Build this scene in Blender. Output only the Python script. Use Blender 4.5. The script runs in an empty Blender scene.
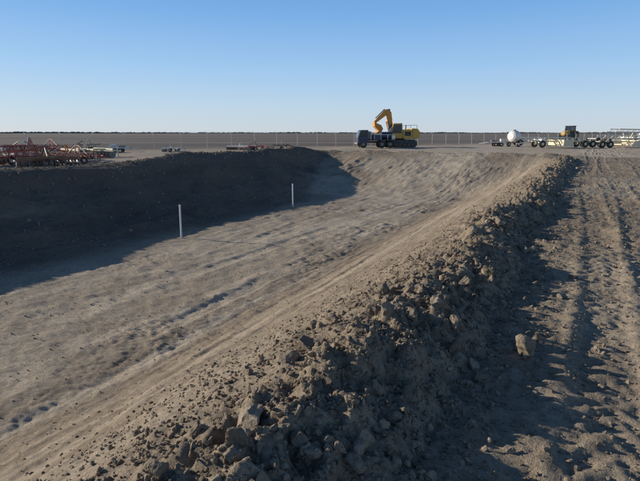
import bpy, math, numpy as np
from mathutils import Vector, Matrix
rng=np.random.default_rng(7)
SC=bpy.context.scene
# ------------------------------------------------------------------ noise
def hsh(xi,yi,seed):
    h=(xi.astype(np.int64)*374761393+yi.astype(np.int64)*668265263+seed*1274126177)&0xffffffff
    h=((h^(h>>13))*1274126177)&0xffffffff
    h=((h^(h>>16))*2246822519)&0xffffffff
    return ((h^(h>>15))&0xffffff)/float(0xffffff)
def vn(x,y,seed=0):
    xi=np.floor(x);yi=np.floor(y);fx=x-xi;fy=y-yi
    fx=fx*fx*fx*(fx*(fx*6-15)+10);fy=fy*fy*fy*(fy*(fy*6-15)+10)
    a=hsh(xi,yi,seed);b=hsh(xi+1,yi,seed);c=hsh(xi,yi+1,seed);d=hsh(xi+1,yi+1,seed)
    return ((a*(1-fx)+b*fx)*(1-fy)+(c*(1-fx)+d*fx)*fy)*2-1
def fbm(x,y,o=4,seed=0,g=.5):
    r=0;a=1
    for i in range(o):
        r=r+a*vn(x,y,seed+i*17);a*=g
        x,y=(x*.8-y*.6)*2.03+3.1,(x*.6+y*.8)*2.03-1.7
    return r
def sstep(a,b,x):
    t=np.clip((x-a)/(b-a),0,1);return t*t*(3-2*t)
# ------------------------------------------------------------------ terrain
TH=math.radians(29);SN,CS=math.sin(TH),math.cos(TH)
def to_sl(x,y): return x*CS-y*SN, x*SN+y*CS
def to_xy(s,l): return s*CS+l*SN, -s*SN+l*CS
DEP=2.5
def height(x,y):
    s,l=to_sl(x,y)
    r=np.hypot(x,y)
    near=1-sstep(60,140,r)
    wob=.35*fbm(l*.18,s*.05,3,5)
    shf=1.3*sstep(40,24,l)
    tl=np.clip((s+21.9-shf+wob*1.0+.25*fbm(l*.8,s*.1,2,15))/5.9,0,1)
    left=np.clip(tl+.10*np.sin(tl*math.pi),0,1)   # steeper cut at the top, slumped toe
    right=np.clip((-2.05-s+wob*.35)/4.4,0,1)
    ramp=np.clip((40.5-l+wob*1.5+.5*fbm(s*.35,l*.1,2,19))/12.,0,1)
    back=np.clip((l+22)/6,0,1)
    k=9.
    m=-np.log(np.exp(-k*left)+np.exp(-k*right)+np.exp(-k*ramp)+np.exp(-k*back))/k
    m=np.clip(m/.985,0,1)
    z=-DEP*m
    inpit=sstep(.02,.2,m)
    lb=sstep(43,37,l)*sstep(-20,-12,l)
    bh=.26+.42*sstep(10,7,l)+.32*sstep(16,22,l)  # near end raised out of view to lengthen the bank's shadow
    z=z+lb*(bh+.11*fbm(l*.35,s*.3,3,9))*np.exp(-((s+22.9-shf)/1.0)**2)
    z=z+.14*np.exp(-((l-41.2)/.8)**2)*sstep(-24,-21,s)*sstep(1,-2,s)*(1+fbm(s*.8,l*.8,2,3))
    z=z+.13*sstep(-1.3,-.5,s)*sstep(38,28,l)*sstep(30,12,s)
    # berm
    be=sstep(38.5,34,l)*sstep(-9,-6,l)
    sc=-1.17+.10*vn(l*.55,l*0,31)+.06*vn(l*1.9,l*0,32)
    ds=s-sc
    hb=.40+.05*vn(l*.8,l*0,33)+.045*vn(l*2.7,l*0+.5,34)
    prof=np.where(ds>0,np.clip(1-ds/.58,0,1),np.clip(1+ds/1.0,0,1))
    prof=prof-.10*np.exp(-(ds/.10)**2)
    z=z+be*hb*prof
    bz=be*np.where(ds>-.05,np.exp(-(np.abs(ds+.05)/.70)**3),np.exp(-((ds+.05)/.38)**2))
    bz2=be*np.exp(-(np.abs(ds+.7)/1.2)**2)
    z=z+near*.05*fbm(x*.25,y*.25,3,1)*(1-.6*inpit)
    z=z+near*.018*fbm(x*1.6,y*1.6,4,2)*(1-.5*inpit*sstep(24,32,l))
    n1=np.abs(fbm(x*3.2,y*3.2,4,41,.55)); n2=fbm(x*8,y*8,4,42,.6); n3=np.abs(vn(x*7+.3*n2,y*7,43))
    z=z+bz*(.11*(n1-.35)+.040*n2-.055*(n3-.4))
    z=z+bz2*(.018*fbm(x*5,y*5,3,44)+.018*np.abs(fbm(x*11,y*11,3,45)))
    zn=inpit*(1-bz)
    slope=sstep(-6.8,-6.2,s)
    fr=sstep(27,30,l)
    nr=sstep(26,14,l)
    z=z+zn*(1-.85*fr)*((.008+.010*slope)*fbm(s*3.1+.3*vn(l*.3,s*.2,8),l*.13,4,51))
    z=z+zn*(.013*fbm(x*3.5,y*3.5,4,52,.6)+.012*fbm(x*1.1,y*1.1,2,57))
    z=z+zn*slope*(.012*np.abs(fbm(x*8,y*8,3,58))+nr*.010*fbm(s*9,l*.5,3,59))
    cl=sstep(.0,.6,fbm(x*.35,y*.35,3,55))
    z=z+zn*(1-slope)*(.45+cl)*.028*np.abs(fbm(x*5,y*5,4,56,.65))
    # wheel tracks along the floor and lower slope
    for c,dr,am in ((-8.6,.9,1),(-10.4,.9,1),(-11.9,-.6,.8),(-7.4,-.3,.8),(-4.4,.25,.6),(-5.3,.25,.6)):
        q=np.abs(s-(c+dr*np.sin(l*.09+c)))
        z=z+zn*(1-fr)*am*(-.020*sstep(.24,.17,q)+.014*np.exp(-((q-.30)/.07)**2))*sstep(-.5,.2,fbm(l*.25,s*.4,2,int(60-c)))
    lw=sstep(-14,-16,s-shf+1.3)*inpit
    z=z+lw*(.13*fbm(s*.7,l*.6,4,61,.55)+.07*np.abs(fbm(s*2.2,l*2.0,4,62)))
    z=z+fr*inpit*(.05*np.abs(fbm(x*1.3,y*1.3,4,64,.6))+.03*fbm(x*.5,y*.5,2,63))
    rs=sstep(-.65,-.2,s)*near
    z=z+rs*(.014*fbm(x*6,y*6,4,71,.6)+.012*np.abs(fbm(x*14,y*14,3,72))*(r<20)+.03*fbm(x*.9,y*.9,2,73))
    patch=sstep(-.35,.35,fbm(x*.5,y*.5,2,75)+.25)
    for c,wd,sd in ((.22,.23,0),(2.15,.23,1),(3.3,.2,2),(5.1,.2,3),(.9,.2,4)):
        cc=c+.12*np.sin(l*.23+sd)+(.02*l if sd in(2,3) else 0)
        q=np.abs(s-cc)
        inr=sstep(wd,wd*.7,q)
        lug=(.5+.5*np.sin((l+q*1.1+.05*fbm(x*4,y*4,2,77))*2*math.pi/.21))
        am=.35+.65*sstep(-.3,.5,fbm(l*.7,s*.7,2,78+sd))
        z=z+rs*patch*inr*(-.024+.020*am*sstep(.3,.7,lug))*(.8 if sd<2 else .6)
        z=z+rs*patch*.013*np.exp(-((q-wd-.06)/.05)**2)
    return z
def hz(x,y): return float(height(np.array([float(x)]),np.array([float(y)]))[0])
def grow(a,step,f,end,mx=1e9):
    out=[];p=a;st=step
    while p<end:
        st=min(st*f,mx);p+=st;out.append(p)
    return out
sv=list(np.arange(-3.2,1.6,.022))
sv+= grow(sv[-1],.022,1.02,9000)
lft=grow(3.2,.022,1.02,6.8,.04);lft+=grow(lft[-1],.04,1.03,25,.085); lft+=grow(lft[-1],.11,1.06,9000)
sv=sorted([-v for v in lft])+sv
lv=list(np.arange(.4,6,.022)); lv+=grow(lv[-1],.022,1.009,46); lv+=grow(lv[-1],.3,1.05,9000)
bk=grow(-.4,.05,1.1,9000); lv=sorted([-v for v in bk])+lv
sv=np.array(sv);lv=np.array(lv)
S,L=np.meshgrid(sv,lv);X,Y=to_xy(S,L);X=X.ravel();Y=Y.ravel()
Z=height(X,Y)
ns,nl=len(sv),len(lv);print('grid',ns,nl)
idx=np.arange(ns*nl).reshape(nl,ns)
F=np.stack([idx[:-1,:-1],idx[:-1,1:],idx[1:,1:],idx[1:,:-1]],-1).reshape(-1,4)
def npmesh(name,V,F,smooth=True):
    me=bpy.data.meshes.new(name);k=F.shape[1]
    me.vertices.add(len(V));me.vertices.foreach_set('co',V.astype(np.float32).ravel())
    me.loops.add(F.size);me.loops.foreach_set('vertex_index',F.astype(np.int32).ravel())
    me.polygons.add(len(F));me.polygons.foreach_set('loop_start',np.arange(0,F.size,k,dtype=np.int32))
    me.polygons.foreach_set('use_smooth',np.full(len(F),smooth))
    me.update(calc_edges=True);me.validate()
    ob=bpy.data.objects.new(name,me);SC.collection.objects.link(ob);return ob
ground=npmesh('ground',np.stack([X,Y,Z],-1),F)
s_,l_=to_sl(X,Y)
shf_=1.3*sstep(40,24,l_)
dry=sstep(-15,-11,s_)*sstep(-6.2,-7.6,s_)*(.5+.5*sstep(-.3,.6,fbm(s_*.7,l_*.1,4,81)))
dry=dry*np.clip(.8+.3*fbm(X*1.3,Y*1.3,3,89),0,1)
dry=np.maximum(dry,1.*np.exp(-((s_+6.45+.12*vn(l_*.4,l_*0,7))/.2)**2)*sstep(16,8,l_)*(.5+.5*sstep(-.6,.3,fbm(s_*3,l_*.6,3,84))))
dry=np.maximum(dry,.6*sstep(25,27,l_)*sstep(40,37,l_)*sstep(-21,-16,s_)*sstep(-3,-7,s_)*sstep(-.2,.8,fbm(s_*.5,l_*.5,4,83)+.3))
dry=np.maximum(dry,.95*np.exp(-((l_-27.5)/.9)**2)*sstep(-15,-13,s_)*sstep(-5,-8,s_))
dry=np.maximum(dry,.40*sstep(-2.0,-3,s_)*sstep(-6.2,-5.2,s_)*sstep(-.2,.6,fbm(s_*2.2,l_*.1,3,85)))
dry=np.maximum(dry,.35*sstep(-.1,.6,fbm(X*.35,Y*.35,4,86))*sstep(-.6,.2,s_))
shade_lim=-13.6-6*sstep(22,38,l_)
wall_shade=sstep(0,-1.3,s_-shade_lim+.3*fbm(l_*.5,s_*.5,3,87))*sstep(-23.6,-22.6,s_-shf_)*sstep(41,39,l_)  # left wall's shade painted into the soil colour, ending near the shadow edge
wall_shade=wall_shade*(.85+.15*vn(s_*.8,l_*.5,88))*(1-.7*np.exp(-((s_+18.3+.35*vn(l_*.35,l_*0,11))/.3)**2)*sstep(13,9,l_))
wall_shade=np.clip(wall_shade,0,1)*(.8+.2*sstep(-.5,.5,fbm(s_*.9,l_*.25,3,90)))
FA=np.array([-36.,42.]);FD=np.array([.85,.53]);FD/=np.linalg.norm(FD);FN=np.array([-FD[1],FD[0]])
dist=(X-FA[0])*FN[0]+(Y-FA[1])*FN[1]
fld=sstep(1.5,4,dist+.8*fbm(X*.1,Y*.1,2,91))
trk=sstep(41.5,43,l_+.5*vn(s_*.2,l_*.2,4))*sstep(1,-3,dist)*(.75+.25*vn(X*.3,Y*.3,5))
trk=np.maximum(trk,.6*sstep(-23.5,-25,s_)*sstep(1,-3,dist))
att=ground.data.attributes.new('kind','FLOAT_COLOR','POINT')
att.data.foreach_set('color',np.stack([np.clip(dry,0,1),fld,np.clip(trk,0,1),np.ones_like(X)],-1).astype(np.float32).ravel())
a2=ground.data.attributes.new('wall_shade','FLOAT','POINT');a2.data.foreach_set('value',np.clip(wall_shade,0,1).astype(np.float32))
# ------------------------------------------------------------------ materials
def nmat(name):
    m=bpy.data.materials.new(name);m.use_nodes=True;nt=m.node_tree
    b=nt.nodes['Principled BSDF'];return m,nt,b
def N(nt,t,**kw):
    n=nt.nodes.new(t)
    for k,v in kw.items():
        if k in n.inputs: n.inputs[k].default_value=v
        else: setattr(n,k,v)
    return n
def noise(nt,vec,scale,det=6,rough=.6):
    n=N(nt,'ShaderNodeTexNoise');n.inputs['Scale'].default_value=scale;n.inputs['Detail'].default_value=det;n.inputs['Roughness'].default_value=rough
    nt.links.new(vec,n.inputs['Vector']);return n
def mixc(nt,f,a,b,blend='MIX'):
    n=nt.nodes.new('ShaderNodeMix');n.data_type='RGBA';n.blend_type=blend
    for sock,v in ((n.inputs[0],f),(n.inputs[6],a),(n.inputs[7],b)):
        if isinstance(v,bpy.types.NodeSocket): nt.links.new(v,sock)
        else: sock.default_value=v if not isinstance(v,tuple) else (*v,1)[:4]
    return n.outputs[2]
def ramp(nt,f,a,b,lo=0.,hi=1.):
    n=nt.nodes.new('ShaderNodeMapRange');nt.links.new(f,n.inputs[0])
    n.inputs[1].default_value=a;n.inputs[2].default_value=b;n.inputs[3].default_value=lo;n.inputs[4].default_value=hi
    return n.outputs[0]
def soil(name,clod=False):
    m,nt,b=nmat(name);L=nt.links.new
    tc=nt.nodes.new('ShaderNodeTexCoord');v=tc.outputs['Object']
    n0=noise(nt,v,.35,4);n1=noise(nt,v,2.2,5,.65);n2=noise(nt,v,14,5,.7);n3=noise(nt,v,75,4,.7)
    base=mixc(nt,ramp(nt,n1.outputs[0],.35,.65),(.255,.194,.134),(.375,.295,.212))
    base=mixc(nt,ramp(nt,n0.outputs[0],.35,.7),base,(.32,.252,.18))
    if not clod:
        at=N(nt,'ShaderNodeAttribute');at.attribute_name='kind'
        shd=N(nt,'ShaderNodeAttribute');shd.attribute_name='wall_shade'
        sp=nt.nodes.new('ShaderNodeSeparateColor');L(at.outputs['Color'],sp.inputs[0])
        base=mixc(nt,sp.outputs[0],base,(.56,.46,.34))
        base=mixc(nt,sp.outputs[2],base,(.54,.44,.325))
        base=mixc(nt,shd.outputs['Fac'],base,(.130,.103,.082))  # darker colour mixed in where the left wall lies in shadow
        mp=N(nt,'ShaderNodeMapping');L(v,mp.inputs[0]);mp.inputs['Scale'].default_value=(.004,.03,1);mp.inputs['Rotation'].default_value=(0,0,.2)
        nf=noise(nt,mp.outputs[0],1,4)
        fc=mixc(nt,ramp(nt,nf.outputs[0],.4,.6),(.17,.135,.105),(.30,.24,.185))
        base=mixc(nt,sp.outputs[1],base,fc)
    else:
        at=N(nt,'ShaderNodeAttribute');at.attribute_name='tint'
        base=mixc(nt,at.outputs['Fac'],(.225,.172,.12),(.42,.335,.245))
    d=mixc(nt,1.,base,mixc(nt,ramp(nt,n2.outputs[0],.3,.7),(.72,.72,.72),(1.22,1.22,1.22)),'MULTIPLY')
    d=mixc(nt,1.,d,mixc(nt,ramp(nt,n3.outputs[0],.3,.7),(.78,.78,.78),(1.2,1.2,1.2)),'MULTIPLY')
    L(d,b.inputs['Base Color']);b.inputs['Roughness'].default_value=1;b.inputs['Specular IOR Level'].default_value=.1
    b1=nt.nodes.new('ShaderNodeBump');b1.inputs['Distance'].default_value=.04;b1.inputs['Strength'].default_value=.8;L(n2.outputs[0],b1.inputs['Height'])
    b2=nt.nodes.new('ShaderNodeBump');b2.inputs['Distance'].default_value=.012;b2.inputs['Strength'].default_value=.9;L(n3.outputs[0],b2.inputs['Height']);L(b1.outputs[0],b2.inputs['Normal'])
    L(b2.outputs[0],b.inputs['Normal'])
    return m
M_soil=soil('soil');M_clod=soil('clod_soil',True)
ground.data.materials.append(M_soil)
def paint(name,col,rough=.5,metal=0,dirt=.5):
    m,nt,b=nmat(name);L=nt.links.new
    tc=nt.nodes.new('ShaderNodeTexCoord')
    n=noise(nt,tc.outputs['Object'],3,8,.7)
    c=mixc(nt,ramp(nt,n.outputs[0],.42,.75,0,dirt),tuple(col),(.27,.22,.16))
    L(c,b.inputs['Base Color']);b.inputs['Roughness'].default_value=rough;b.inputs['Metallic'].default_value=metal
    return m
YEL=paint('yellow_paint',(.74,.42,.07));ORG=paint('orange_paint',(.76,.32,.05));BLU=paint('blue_paint',(.03,.045,.09),dirt=.35)
RED=paint('red_paint',(.42,.07,.045));RUST=paint('rusty_steel',(.20,.10,.06),.9);WHT=paint('white_paint',(.78,.76,.70),dirt=.35)
CRM=paint('cream_paint',(.74,.64,.44),dirt=.35);RUB=paint('rubber',(.03,.028,.026),.9,dirt=.45);STL=paint('dull_steel',(.26,.25,.24),.55,.3)
DRK=paint('dark_metal',(.04,.04,.042),.6);GAL=paint('galvanised',(.5,.5,.48),.5,.2,.25)
STK=paint('white_stake_paint',(.82,.81,.79),.6,dirt=.12)
GLS,_nt,_b=nmat('cab_glass');_b.inputs['Base Color'].default_value=(.03,.04,.05,1);_b.inputs['Roughness'].default_value=.08
TREE=paint('distant_foliage',(.09,.10,.09),.95,dirt=.1)
# ------------------------------------------------------------------ clods
import bmesh
def template(sub,seed):
    bm=bmesh.new();bmesh.ops.create_icosphere(bm,subdivisions=sub,radius=1)
    V=np.array([v.co[:] for v in bm.verts]);Fc=np.array([[v.index for v in f.verts] for f in bm.faces]);bm.free()
    r=np.random.default_rng(seed)
    for _ in range(8):
        n=r.normal(size=3);n/=np.linalg.norm(n);d=r.uniform(.4,.8)
        q=V@n;V=V-np.outer(np.clip(q-d,0,None)*.95,n)
    V=V*np.array([1,r.uniform(.6,.95),r.uniform(.5,.8)])
    dd=0
    for o,(fr,am) in enumerate(((2.6,.07),(5.5,.05),(10,.03))):
        k=r.normal(size=(5,3))*fr;ph=r.uniform(0,6,5)
        dd=dd+sum(np.sin(V@k[i]+ph[i]) for i in range(5))*am*.7
    dd=dd+r.uniform(-.05,.05,len(V))*(1 if sub<4 else .35)
    return V*(1+dd)[:,None],Fc
def scatter(name,P,R,sub,seed,sink=.25,smooth=False,upright=False):
    T=[template(sub,seed+i) for i in range(14)]
    n=len(P);q=rng.normal(size=(n,4));q/=np.linalg.norm(q,axis=1)[:,None]
    if upright: q=np.array([[.7071,0,.7071,0]]*n)
    w,x,y,z=q.T
    M=np.stack([1-2*(y*y+z*z),2*(x*y-z*w),2*(x*z+y*w),2*(x*y+z*w),1-2*(x*x+z*z),2*(y*z-x*w),2*(x*z-y*w),2*(y*z+x*w),1-2*(x*x+y*y)],-1).reshape(n,3,3)
    zz=height(P[:,0],P[:,1])+R*(.55-sink)
    pos=np.stack([P[:,0],P[:,1],zz],-1)
    ti=rng.integers(0,14,n);Vs=[];Fs=[];Ts=[];o=0
    tint=np.clip(rng.normal(.42,.22,n),0,1)
    for t in range(14):
        k=np.where(ti==t)[0]
        if len(k)==0: continue
        V,Fc=T[t]
        W=np.einsum('nij,kj->nki',M[k],V)*R[k,None,None]+pos[k][:,None,:]
        Vs.append(W.reshape(-1,3));Fs.append((Fc[None]+(np.arange(len(k))*len(V))[:,None,None]+o).reshape(-1,3));o+=len(k)*len(V)
        Ts.append(np.repeat(tint[k],len(V)))
    ob=npmesh(name,np.concatenate(Vs),np.concatenate(Fs),smooth)
    a=ob.data.attributes.new('tint','FLOAT','POINT');a.data.foreach_set('value',np.concatenate(Ts).astype(np.float32))
    ob.data.materials.append(M_clod);return ob
def pl(n,a,b,p):
    u=rng.uniform(size=n);return (a**(1-p)+u*(b**(1-p)-a**(1-p)))**(1/(1-p))
def SL(s,l): x,y=to_xy(s,l);return np.stack([x,y],-1)
n=1700;l=rng.uniform(.3,36,n);s=-1.05+rng.normal(0,.34,n)
P1=SL(s,l);R1=pl(n,.03,.125,2.6)
n=480;l=rng.uniform(.3,9,n);s=-1.05+rng.normal(0,.34,n)
P1b=SL(s,l);R1b=pl(n,.025,.075,2.6)
n=420;l=rng.uniform(.3,36,n);s=-1.7-np.abs(rng.normal(0,.6,n));P1c=SL(s,l);R1c=pl(n,.025,.065,2.8)
P=np.concatenate([P1,P1b,P1c]);R=np.concatenate([R1,R1b,R1c])
k=rng.uniform(size=len(P))<(.25+.75*sstep(-.3,.3,fbm(P[:,0]*.9,P[:,1]*.9,2,201)));P=P[k];R=R[k]
scatter('soil_clods',P,R,3,100,.42,False)
A=[];B=[]
def add(n,sf,lf,a,b,p): A.append(SL(sf(n),lf(n)));B.append(pl(n,a,b,p))
add(13000,lambda n:-1.0+rng.normal(0,.40,n),lambda n:.3+rng.exponential(5,n),.008,.032,2.2)
add(5000,lambda n:-1.7-np.abs(rng.normal(0,1.2,n)),lambda n:.3+rng.exponential(7,n),.007,.028,2.4)
add(9000,lambda n:rng.uniform(-.6,4,n),lambda n:.3+rng.exponential(6,n),.006,.026,2.4)
add(2500,lambda n:rng.uniform(-.5,8,n),lambda n:rng.uniform(1,35,n),.015,.05,3)
add(2600,lambda n:rng.uniform(-14,-5,n),lambda n:rng.uniform(1,28,n),.010,.032,3)
add(700,lambda n:rng.uniform(-20,-14,n),lambda n:rng.uniform(3,32,n),.03,.09,2.8)
add(1500,lambda n:rng.normal(-21.4,.8,n),lambda n:rng.uniform(3,41,n),.03,.1,2.5)
add(900,lambda n:rng.uniform(-22,-2,n),lambda n:rng.normal(41,1.2,n),.03,.07,2.5)
scatter('soil_crumbs',np.concatenate(A),np.concatenate(B),2,300,.3,False)
scatter('rock',np.array([[1.53,3.30]]),np.array([.115]),4,915,-.15,True,True)
lump=np.array([[-.1,3.1],[.35,3.7],[.9,4.9],[-.25,2.6],[2.9,6.5],[1.35,3.15],[3.6,7.9],[.62,4.3],[2.1,4.6],[1.0,2.9],[.4,2.35],[1.9,2.9]])
scatter('soil_lumps',lump,np.array([.09,.085,.11,.07,.08,.04,.1,.09,.035,.04,.06,.03]),4,950,.25,False)
# ------------------------------------------------------------------ parts helpers
def empty(name,loc,rz=0,sc=1):
    e=bpy.data.objects.new(name,None);SC.collection.objects.link(e);e.empty_display_size=.3
    e.location=loc;e.rotation_euler=(0,0,rz);e.scale=(sc,)*3;return e
def mk(name,V,F,mat,par,bev=0,smooth=False):
    me=bpy.data.meshes.new(name);me.from_pydata([tuple(v) for v in V],[],F);me.update()
    bm=bmesh.new();bm.from_mesh(me);bmesh.ops.recalc_face_normals(bm,faces=bm.faces);bm.to_mesh(me);bm.free()
    if smooth:
        for p in me.polygons:p.use_smooth=True
    me.materials.append(mat);o=bpy.data.objects.new(name,me);SC.collection.objects.link(o);o.parent=par
    if bev:
        b=o.modifiers.new('b','BEVEL');b.width=bev;b.segments=2;b.limit_method='ANGLE'
    return o
def box(name,c,sz,mat,par,bev=.02):
    x,y,z=[q/2 for q in sz]
    V=[(c[0]+i*x,c[1]+j*y,c[2]+k*z) for i in(-1,1) for j in(-1,1) for k in(-1,1)]
    return mk(name,V,[(0,1,3,2),(4,6,7,5),(0,4,5,1),(2,3,7,6),(0,2,6,4),(1,5,7,3)],mat,par,bev)
def prism(name,pts,y0,y1,mat,par,bev=.02):
    n=len(pts);V=[(p[0],y0,p[1]) for p in pts]+[(p[0],y1,p[1]) for p in pts]
    F=[tuple(range(n)),tuple(range(2*n-1,n-1,-1))]+[(i,(i+1)%n,n+(i+1)%n,n+i) for i in range(n)]
    return mk(name,V,F,mat,par,bev)
def beam(name,a,b,w,h,mat,par,bev=0):
    a=Vector(a);b=Vector(b);d=(b-a).normalized()
    u=Vector((0,0,1)) if abs(d.z)<.995 else Vector((1,0,0))
    r=d.cross(u).normalized()*w/2;t=r.cross(d).normalized()*h/2
    V=[p+i*r+j*t for p in(a,b) for i,j in((-1,-1),(1,-1),(1,1),(-1,1))]
    return mk(name,V,[(3,2,1,0),(4,5,6,7)]+[(i,(i+1)%4,4+(i+1)%4,4+i) for i in range(4)],mat,par,bev)
def lathe(name,c,ax,prof,mat,par,n=24,lug=0):
    ax=Vector(ax).normalized();u=ax.orthogonal().normalized();w=ax.cross(u);c=Vector(c);V=[];F=[]
    k=len(prof);mx=max(p[0] for p in prof)
    for i in range(n):
        a=2*math.pi*i/n;dr=u*math.cos(a)+w*math.sin(a)
        for r,x in prof:
            rr=r*(1-(lug if (i%2 and r>mx*.93) else 0))
            V.append(c+ax*x+dr*rr)
    for i in range(n):
        for j in range(k-1):
            F.append((i*k+j,((i+1)%n)*k+j,((i+1)%n)*k+j+1,i*k+j+1))
    F.append(tuple(i*k for i in range(n)));F.append(tuple(i*k+k-1 for i in range(n)))
    return mk(name,V,F,mat,par,0,False)
def cyl(name,a,b,r,mat,par,n=12):
    a=Vector(a);b=Vector(b);return lathe(name,a,b-a,[(r,0),(r,(b-a).length)],mat,par,n)
def wheel(par,x,y,r,w,hub,tag='wheel',lug=.06,rim=.42):
    h=w/2
    lathe(tag+'_tyre',(x,y,r),(0,1,0),[(r*rim,-h*.85),(r*.75,-h),(r*.94,-h*.85),(r,-h*.5),(r,h*.5),(r*.94,h*.85),(r*.75,h),(r*rim,h*.85)],RUB,par,32,lug)
    lathe(tag+'_rim',(x,y,r),(0,1,0),[(r*rim*.98,-h*.88),(r*rim*.9,-h*.7),(r*.2,-h*.55),(r*.13,-h*.95),(r*.13,h*.95),(r*.2,h*.55),(r*rim*.9,h*.7),(r*rim*.98,h*.88)],hub,par,20)
gz=hz
# ------------------------------------------------------------------ excavator
ex,ey=10.1,62.0
E=empty('excavator',(ex,ey,gz(ex,ey)),math.radians(188),1.0)
for sgn in(-1,1):
    y=sgn*1.1
    prism('track_%d'%(sgn+2),[(-1.7,.0),(1.5,.0),(1.95,.35),(1.85,.75),(1.5,.92),(-1.6,.92),(-2.0,.65),(-2.0,.3)],y-.28,y+.28,DRK,E,.05)
    for i in range(6): lathe('roller',(-1.4+i*.55,y+sgn*.29,.3),(0,1,0),[(.17,-.05),(.17,.05)],RUST,E,14)
    for i in range(14): box('track_pad',(-1.65+i*.25,y,.94),(.12,.58,.05),RUB,E,0)
box('undercarriage',(0,0,.65),(2.2,1.7,.35),DRK,E)
cyl('slew_ring',(0,0,.8),(0,0,1.1),.75,DRK,E,24)
prism('counterweight',[(-2.3,1.15),(-1.4,1.1),(-1.4,2.35),(-2.05,2.3),(-2.35,1.9)],-1.25,1.25,YEL,E,.08)
prism('engine_housing',[(-1.4,1.1),(.7,1.1),(.7,1.75),(.1,2.15),(-1.4,2.25)],-1.22,.1,YEL,E,.05)
box('side_housing',(-.75,.68,1.65),(1.28,1.1,1.1),YEL,E,.05)
box('engine_grille',(-.75,1.24,1.7),(.8,.03,.55),DRK,E,0)
prism('cab',[(-.05,1.12),(1.45,1.12),(1.5,1.7),(1.15,2.95),(0.0,2.98),(-.08,2)],.2,1.22,YEL,E,.05)
prism('cab_side_window',[(.08,1.75),(1.34,1.75),(1.08,2.8),(.08,2.82)],1.225,1.235,GLS,E,0)
prism('cab_side_window',[(.08,1.75),(1.34,1.75),(1.08,2.8),(.08,2.82)],.185,.195,GLS,E,0)
beam('cab_front_window',(1.52,.71,1.78),(1.21,.71,2.85),.85,.03,GLS,E)
cyl('exhaust',(-1.0,-.5,2.2),(-1.0,-.5,2.8),.06,RUST,E)
for yy in(-1.2,1.2): beam('handrail',(-1.9,yy,2.75),(-.5,yy,2.7),.04,.04,DRK,E);beam('handrail_post',(-1.9,yy,2.2),(-1.9,yy,2.75),.04,.04,DRK,E);beam('handrail_post',(-.5,yy,2.15),(-.5,yy,2.7),.04,.04,DRK,E)
boom=[(.5,1.3),(.8,1.15),(1.25,1.7),(1.55,3.0),(1.75,4.2),(1.5,4.55),(1.1,4.35),(.95,3.2),(.7,2.2)]
prism('boom',boom,-.38,.02,ORG,E,.04)
prism('stick',[(1.2,4.2),(1.45,4.75),(1.9,4.65),(3.35,3.15),(3.2,2.9),(1.75,3.95)],-.33,-.05,ORG,E,.04)
cyl('boom_cylinder',(1.1,-.5,1.4),(1.6,-.5,3.2),.08,STL,E);cyl('boom_cylinder',(1.1,.14,1.4),(1.6,.14,3.2),.08,STL,E)
cyl('stick_cylinder',(.98,-.18,3.4),(1.35,-.18,4.75),.09,STL,E);cyl('bucket_cylinder',(1.95,-.18,4.72),(3.1,-.18,3.6),.07,STL,E)
prism('bucket',[(3.35,3.2),(3.05,3.0),(2.45,2.75),(2.2,2.3),(2.45,1.8),(2.95,1.7),(3.0,1.85),(2.75,2.05),(3.3,2.6)],-.72,.34,ORG,E,.03)
for i in range(5): prism('bucket_tooth',[(2.92,1.7),(3.16,1.68),(2.98,1.84)],-.68+i*.23,-.58+i*.23,STL,E,0)
# ------------------------------------------------------------------ service truck
tx,ty=6.8,59.8
T=empty('service_truck',(tx,ty,gz(tx,ty)),math.radians(184),.92)
box('chassis',(0,0,.78),(4.9,.9,.22),DRK,T)
prism('cab',[(1.1,.65),(2.45,.6),(2.5,1.35),(2.2,2.25),(2.05,2.35),(1.1,2.35)],-1.1,1.1,BLU,T,.06)
for y in(-1.11,1.11): prism('side_window',[(1.3,1.45),(2.33,1.45),(2.1,2.15),(1.3,2.15)],y-.006,y+.006,GLS,T,0)
beam('windscreen',(2.50,0,1.45),(2.26,0,2.2),1.9,.02,GLS,T)
box('bumper',(2.53,0,.62),(.14,2.2,.25),STL,T)
box('tray',(-.8,0,1.05),(3.4,2.25,.14),DRK,T);box('tool_box',(-.1,0,1.45),(1.1,2.2,.66),BLU,T,.04)
box('headboard',(.75,0,1.65),(.08,2.2,1.05),WHT,T);cyl('fuel_tank',(-2.2,0,1.62),(-.8,0,1.62),.5,BLU,T,24)
box('pump',(-2.3,.5,1.4),(.35,.5,.5),WHT,T)
for i in range(4): beam('rail_post',(-2.4+i*.9,1.08,1.1),(-2.4+i*.9,1.08,1.75),.05,.05,WHT,T)
beam('rail',(-2.4,1.08,1.75),(.3,1.08,1.75),.05,.05,WHT,T)
for x in(1.75,-.75,-1.85):
    for y in(-.95,.95): wheel(T,x,y,.5,.3,STL)
    box('mudguard',(x,.0,1.02),(1.05,2.2,.03),DRK,T,0)
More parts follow.
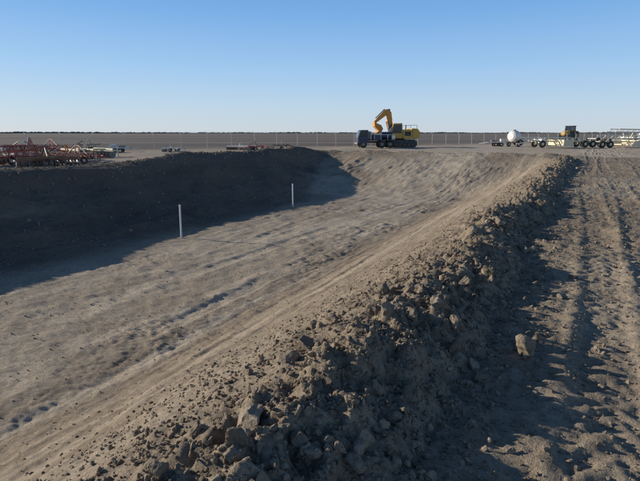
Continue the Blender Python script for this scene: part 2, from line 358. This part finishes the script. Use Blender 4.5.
# ------------------------------------------------------------------ farm implements
def disc_harrow(x,y,rz,col,sc=1,fold=False,name='disc_harrow'):
    H=empty(name,(x,y,gz(x,y)),rz,sc)
    for yy in(-.5,.5): beam('main_rail',(-1.6,yy,.75),(1.6,yy,.75),.12,.14,col,H)
    for xx in(-1.5,-.2,1.5): beam('cross_rail',(xx,-2.2,.78),(xx,2.2,.78),.12,.14,col,H)
    beam('drawbar',(1.6,-.5,.7),(3.2,0,.5),.1,.12,col,H);beam('drawbar',(1.6,.5,.7),(3.2,0,.5),.1,.12,col,H)
    beam('jack',(2.9,.1,.0),(2.9,.1,.8),.08,.08,STL,H)
    for g,(x0,sk) in enumerate(((1.1,.35),(-1.2,-.35))):
        for sg in(-1,1):
            a=(x0-sk*.5,sg*.15,.32);b=(x0+sk,sg*2.3,.32)
            cyl('gang_shaft',a,b,.04,STL,H,8);beam('gang_beam',(a[0],a[1],.62),(b[0],b[1],.62),.1,.1,col,H)
            for i in range(9):
                t=(i+.5)/9;p=Vector(a).lerp(Vector(b),t)
                lathe('disc',p,Vector((.35*sg*(1 if g else -1),1,0)),[(.30,.0),(.2,.05),(.05,.08),(.05,.09)],RUST if i%2 else STL,H,16)
                if i%3==1: beam('hanger',p+Vector((0,0,.05)),p+Vector((0,0,.32)),.05,.05,col,H)
    if fold:
        for sg in(-1,1):
            for xx in(-1.1,0,1.1): beam('wing_arm',(xx,sg*2.2,.8),(xx,sg*1.5,1.6),.1,.1,col,H)
            beam('wing_rail',(-1.3,sg*1.5,1.6),(1.3,sg*1.5,1.6),.1,.12,col,H);beam('wing_rail',(-1.3,sg*1.9,1.15),(1.3,sg*1.9,1.15),.1,.12,col,H)
            for i in range(8): lathe('wing_disc',(-1.1+i*.3,sg*1.62,1.4),(1,.2,0),[(.28,0),(.15,.05),(.04,.07)],STL,H,14)
    beam('lift_mast',(0,-.4,.8),(-.3,0,1.6),.08,.08,col,H);beam('lift_mast',(0,.4,.8),(-.3,0,1.6),.08,.08,col,H)
    cyl('lift_cylinder',(-.3,0,1.55),(-1.4,0,.9),.06,STL,H)
    for sg in(-1,1): wheel(H,-.2,sg*.8,.36,.24,WHT)
    return H
def cultivator(x,y,rz,col,sc=1,name='cultivator'):
    H=empty(name,(x,y,gz(x,y)),rz,sc)
    for k,xx in enumerate((-1.2,-.4,.4,1.2)):
        beam('toolbar',(xx,-2.6,.85),(xx,2.6,.85),.1,.1,col,H)
        for i in range(9):
            yy=-2.4+i*.6+.15*k-.2
            p=[(xx,yy,.85),(xx-.18,yy,1.12),(xx-.4,yy,.95),(xx-.38,yy,.5),(xx-.1,yy,.12)]
            for a,b in zip(p,p[1:]): beam('tine',a,b,.04,.05,RUST if (i+k)%2 else STL,H)
    for yy in(-1.6,-.5,.5,1.6): beam('frame_rail',(-1.3,yy,.95),(1.3,yy,.95),.1,.1,col,H)
    beam('drawbar',(1.3,-.5,.9),(3,0,.5),.1,.1,col,H);beam('drawbar',(1.3,.5,.9),(3,0,.5),.1,.1,col,H)
    for sg in(-1,1):
        wheel(H,0,sg*1.05,.38,.24,WHT)
        beam('wing_strut',(0,sg*.5,.95),(0,sg*.35,1.8),.08,.08,col,H);cyl('wing_cylinder',(0,sg*.35,1.8),(0,sg*1.9,1.0),.05,STL,H)
    beam('mast_bar',(0,-.35,1.8),(0,.35,1.8),.08,.08,col,H);return H
disc_harrow(-17.4,27.6,.3,RED,.66,True)
disc_harrow(-15.3,26.8,2.2,RUST,.66)
cultivator(-14.6,29.0,.9,RED,.62)
cultivator(-18.8,30.5,1.3,CRM,.7)
disc_harrow(-16.2,31.0,.1,ORG,.66,False)
cultivator(-18.2,27.2,2.6,WHT,.60)
cultivator(-21,35,.4,RED,.8);disc_harrow(-17.4,36,.8,CRM,.8)
cultivator(-21.5,45,.3,CRM,.7);disc_harrow(-14.5,47,.2,WHT,.45);cultivator(-24.5,44,.9,RED,.7)
disc_harrow(-6.5,49.5,.2,RED,.6);cultivator(-4.0,50.5,.1,RUST,.62);disc_harrow(-8.5,52,1.2,WHT,.55)
def flat_trailer(x,y,rz,col,sc=1,name='flat_trailer'):
    H=empty(name,(x,y,gz(x,y)),rz,sc)
    box('deck',(0,0,.75),(3.6,1.9,.1),RUST,H)
    for sg in(-1,1): beam('side_rail',(-1.8,sg*.98,.75),(1.8,sg*.98,.75),.08,.16,col,H)
    beam('drawbar',(1.8,-.5,.7),(3,0,.5),.08,.1,col,H);beam('drawbar',(1.8,.5,.7),(3,0,.5),.08,.1,col,H)
    for xx in(-.5,.4):
        for sg in(-1,1): wheel(H,xx,sg*.82,.36,.22,WHT)
    box('crate',(-.8,.2,1.05),(.8,.9,.5),col,H);box('drum_rack',(.6,-.2,.95),(.9,.8,.3),STL,H)
flat_trailer(-19,45.5,.2,WHT,.6)
def land_plane(x,y,rz,col,sc=1,Lh=5.,name='land_plane'):
    H=empty(name,(x,y,gz(x,y)),rz,sc)
    for sg in(-1,1):
        yy=sg*.75
        beam('lower_chord',(-Lh,yy,.85),(Lh,yy*.6,.85),.12,.16,col,H);beam('upper_chord',(-Lh*.75,yy,1.3),(Lh*.6,yy*.8,1.3),.1,.1,col,H)
        n=7
        for i in range(n):
            x0=-Lh*.8+i*Lh*1.4/n
            beam('truss_web',(x0,yy,.88),(x0+Lh*.1,yy,1.28),.05,.05,col,H)
    for i in range(5): beam('cross_tie',(-Lh+i*Lh*.48,-.75,.88),(-Lh+i*Lh*.48,.75,.88),.08,.08,col,H)
    prism('bucket_blade',[(-.7,.35),(.5,.25),(.62,.3),(.55,1.05),(.35,1.1),(.25,.6),(-.7,.5)],-1.9,1.9,col,H,.02)
    for sg in(-1,1): prism('end_plate',[(-.9,.25),(.7,.22),(.65,1.15),(-.6,.9)],sg*1.92-.03,sg*1.92+.03,col,H,0)
    for xx in(-Lh*.95,-Lh*.7,Lh*.72):
        for sg in(-1,1): wheel(H,xx,sg*1.0,.5,.32,CRM)
        beam('axle',(xx,-1.0,.5),(xx,1.0,.5),.1,.1,DRK,H);beam('leg',(xx,-.6,.5),(xx,-.6,.85),.1,.1,col,H);beam('leg',(xx,.6,.5),(xx,.6,.85),.1,.1,col,H)
    beam('tongue',(Lh,0,.8),(Lh+2.0,0,.5),.14,.14,col,H)
    cyl('lift_cylinder',(1.6,0,1.25),(.4,0,1.0),.07,STL,H)
    return H
land_plane(29.5,59.5,math.radians(186),CRM,.88,4.4)
land_plane(38.5,60.5,math.radians(5),CRM,.88,4.8)
land_plane(47,74,math.radians(8),WHT,1.1,5.5)
land_plane(32,70,math.radians(175),WHT,.9,5)
def boom_sprayer(x,y,rz,sc=1):
    H=empty('folded_boom_implement',(x,y,gz(x,y)),rz,sc)
    for sg in(-1,1):
        beam('bed_rail',(-4,sg*.6,.85),(4,sg*.6,.85),.12,.18,CRM,H)
        beam('boom_lower',(-5.5,sg*1.1,1.95),(5,sg*1.1,1.8),.12,.14,WHT,H);beam('boom_upper',(-5.0,sg*1.1,2.35),(4.2,sg*1.1,2.2),.10,.12,CRM,H)
        for i in range(10): beam('boom_web',(-5+i*.95,sg*1.1,1.96),(-4.55+i*.95,sg*1.1,2.3),.06,.06,CRM,H)
        for xx in(-2.8,0,2.8): beam('boom_post',(xx,sg*.6,.9),(xx,sg*1.1,1.9),.12,.12,CRM,H)
        for xx in(-2.6,2.0): wheel(H,xx,sg*1.0,.55,.35,CRM)
    for xx in(-3.8,-1.5,1,3.8): beam('cross_tie',(xx,-.6,.86),(xx,.6,.86),.1,.1,CRM,H)
    box('hopper',(-.2,0,1.35),(1.6,1.1,.8),WHT,H,.08);beam('tongue',(4,0,.85),(6,0,.5),.14,.14,CRM,H)
boom_sprayer(49,73,math.radians(3),1.0)
flat_trailer(24.2,66,3.0,WHT,.8)
def tank(x,y,rz,sc):
    H=empty('tank_trailer',(x,y,gz(x,y)),rz,sc)
    prof=[(.05,-.75),(.5,-.72),(.78,-.55),(.85,-.32),(.87,-.3),(.87,-.24),(.85,-.22),(.85,.22),(.87,.24),(.87,.3),(.85,.32),(.78,.55),(.5,.72),(.05,.75)]
    lathe('tank_shell',(0,0,1.6),(1,0,0),prof,WHT,H,28);cyl('filler',(0,0,2.4),(0,0,2.58),.2,DRK,H,14)
    for xx in(-.4,.4): prism('cradle',[(xx-.06,.7),(xx+.06,.7),(xx+.06,1.05),(xx-.06,1.05)],-.8,.8,DRK,H)
    for sg in(-1,1): beam('chassis_rail',(-1.1,sg*.5,.68),(1.1,sg*.5,.68),.1,.14,DRK,H);wheel(H,0,sg*.9,.42,.26,WHT)
    beam('drawbar',(1.1,-.5,.66),(2.2,0,.5),.08,.1,DRK,H);beam('drawbar',(1.1,.5,.66),(2.2,0,.5),.08,.1,DRK,H)
tank(25.2,63,.5,.85)
def tractor(x,y,rz,sc=1):
    H=empty('tractor',(x,y,gz(x,y)),rz,sc)
    prism('hood',[(.3,1.0),(2.3,.95),(2.4,1.2),(2.3,1.7),(.3,1.95)],-.4,.4,YEL,H,.06)
    box('transmission',(.2,0,.85),(2.6,.55,.5),DRK,H)
    prism('cab_lower',[(-1.0,1.1),(.3,1.1),(.35,1.8),(-1.05,1.8)],-.75,.75,DRK,H,.03)
    prism('cab_glass',[(-1.0,1.8),(.35,1.8),(.2,2.75),(-.9,2.75)],-.7,.7,GLS,H,.02)
    box('cab_roof',(-.35,0,2.83),(1.45,1.6,.16),DRK,H,.05)
    for a in((-1.0,-.72),(-1.0,.72),(.36,-.72),(.36,.72)): beam('cab_pillar',(a[0],a[1],1.8),(a[0]*.88,a[1],2.76),.07,.07,DRK,H)
    cyl('exhaust',(1.0,.3,1.8),(1.0,.3,2.9),.05,DRK,H)
    for sg in(-1,1):
        wheel(H,-.75,sg*.98,.9,.5,YEL,'rear_wheel',.09);wheel(H,1.7,sg*.85,.6,.38,YEL,'front_wheel',.09)
        prism('fender',[(-1.6,1.2),(-1.3,1.75),(-.75,1.9),(-.1,1.75),(-.05,1.65),(-.75,1.82),(-1.25,1.65),(-1.5,1.2)],sg*.98-.28,sg*.98+.28,YEL,H,.01)
tractor(60.5,118,math.radians(215),1.2)
# ------------------------------------------------------------------ fence
FE=empty('wire_fence',(0,0,0))
def fence_run(A,D,n,step):
    tops=[]
    for i in range(n):
        p=A+D*step*i;x,y=p;z=gz(x,y);ln=rng.normal(0,.03)
        cyl('post',(x,y,z-.2),(x+ln,y,z+1.62),.038,GAL,FE,8)
        cyl('post_arm',(x+ln,y,z+1.62),(x+ln-.26,y+.2,z+1.9),.032,GAL,FE,8);tops.append((x,y,z))
    for h,dx in((.05,0),(.4,0),(.75,0),(1.1,0),(1.4,0),(1.58,0),(1.74,-.12),(1.88,-.24)):
        for a,b in zip(tops,tops[1:]):
            beam('wire',(a[0]+dx,a[1]-dx*.8,a[2]+h),(b[0]+dx,b[1]-dx*.8,b[2]+h),.012,.012,GAL,FE)
fence_run(FA-FD*9,FD,46,3.0)
V=[];Fq=[]
tot=46*3.0-3
A0=FA-FD*9
st=.16
for d in(1,-1):
    for k in range(int(tot/st)):
        t0=k*st;t1=t0+1.55
        if t1>tot: continue
        if d<0:t0,t1=t1,t0
        p=A0+FD*t0;q=A0+FD*t1;za=.04;zb=1.59;i=len(V);w=.0022
        V+=[(p[0],p[1],za),(q[0],q[1],zb),(q[0],q[1],zb+w*2.8),(p[0],p[1],za+w*2.8)];Fq.append((i,i+1,i+2,i+3))
mk('chain_link',V,Fq,GAL,FE)
# ------------------------------------------------------------------ survey stakes (white round pipe)
for (x,y,tl) in((-5.33,17.8,.012),(-1.46,25.4,-.01)):
    P=empty('survey_stake',(x,y,gz(x,y)));P.rotation_euler=(.01,tl,.5)
    cyl('pipe',(0,0,-.15),(0,0,1.25),.032,STK,P,20)
    lathe('pipe_cap',(0,0,1.21),(0,0,1),[(.036,0),(.036,.06),(.026,.072)],STK,P,20)
# ------------------------------------------------------------------ distant tree line
V=[];Fq=[]
for k,(dist_,hh) in enumerate(((2200,5),(2600,7),(3100,9))):
    n=1500;a=np.linspace(-1.1,1.1,n)
    h=hh*(.35+.55*np.clip(fbm(a*18+k*9,a*0+k,2,5)+.4,0,1.2))*(.75+.35*vn(a*400,a*0+k,6))
    h=np.clip(h,.4,None)
    for i in range(n):
        x=dist_*math.sin(a[i]);y=dist_*math.cos(a[i]);V+=[(x,y,-1),(x,y,h[i]),(x*1.01,y*1.01,-1)]
    o=k*3*n
    for i in range(n-1):
        b=o+3*i;Fq+=[(b,b+3,b+4,b+1),(b+1,b+4,b+5,b+2)]
mk('distant_tree_line',V,Fq,TREE,None)
# ------------------------------------------------------------------ light, sky, camera
EL=math.radians(17.2);AZ=math.radians(-72)   # azimuth from +Y toward +X
sd=Vector((math.cos(EL)*math.sin(AZ),math.cos(EL)*math.cos(AZ),math.sin(EL)))
sun=bpy.data.lights.new('sun','SUN');sun.energy=5.;sun.angle=math.radians(.5);sun.color=(1,.93,.81)
so=bpy.data.objects.new('sun',sun);SC.collection.objects.link(so);so.rotation_euler=(-sd).to_track_quat('-Z','Y').to_euler()
w=bpy.data.worlds.new('World');SC.world=w;w.use_nodes=True;nt=w.node_tree;LK=nt.links.new
sk=nt.nodes.new('ShaderNodeTexSky');sk.sky_type='NISHITA';sk.sun_disc=False;sk.sun_elevation=EL;sk.sun_rotation=AZ%(2*math.pi)
sk.air_density=1;sk.dust_density=.3;sk.ozone_density=1.5
# clear-day gradient by true elevation, blended over the physical sky
tc=nt.nodes.new('ShaderNodeTexCoord');sx=nt.nodes.new('ShaderNodeSeparateXYZ');LK(tc.outputs['Generated'],sx.inputs[0])
cr=nt.nodes.new('ShaderNodeValToRGB');LK(sx.outputs['Z'],cr.inputs[0])
e=cr.color_ramp.elements
for p,c in ((0,(.58,.67,.76)),(.05,(.50,.66,.83)),(.12,(.35,.58,.88)),(.22,(.19,.43,.82)),(.38,(.08,.21,.47)),(.6,(.035,.10,.25)),(1,(.02,.055,.16))):
    if p==0: q=e[0]
    elif p==1: q=e[-1];q.position=1
    else: q=e.new(p)
    q.color=(*c,1)
mul=nt.nodes.new('ShaderNodeVectorMath');mul.operation='SCALE';mul.inputs['Scale'].default_value=1/.12;LK(cr.outputs[0],mul.inputs[0])
mx=nt.nodes.new('ShaderNodeMix');mx.data_type='RGBA';mx.inputs[0].default_value=.88;LK(sk.outputs[0],mx.inputs[6]);LK(mul.outputs[0],mx.inputs[7])
bg=nt.nodes['Background'];bg.inputs[1].default_value=.12;LK(mx.outputs[2],bg.inputs[0])
cam=bpy.data.cameras.new('camera');co=bpy.data.objects.new('camera',cam);SC.collection.objects.link(co)
cam.lens=26.66;cam.sensor_width=36;cam.clip_end=20000;cam.clip_start=.05
co.location=(0,0,1.8);co.rotation_euler=(math.radians(90-12.8),0,0)
SC.camera=co
SC.view_settings.view_transform='Standard';SC.view_settings.look='None';SC.view_settings.exposure=0
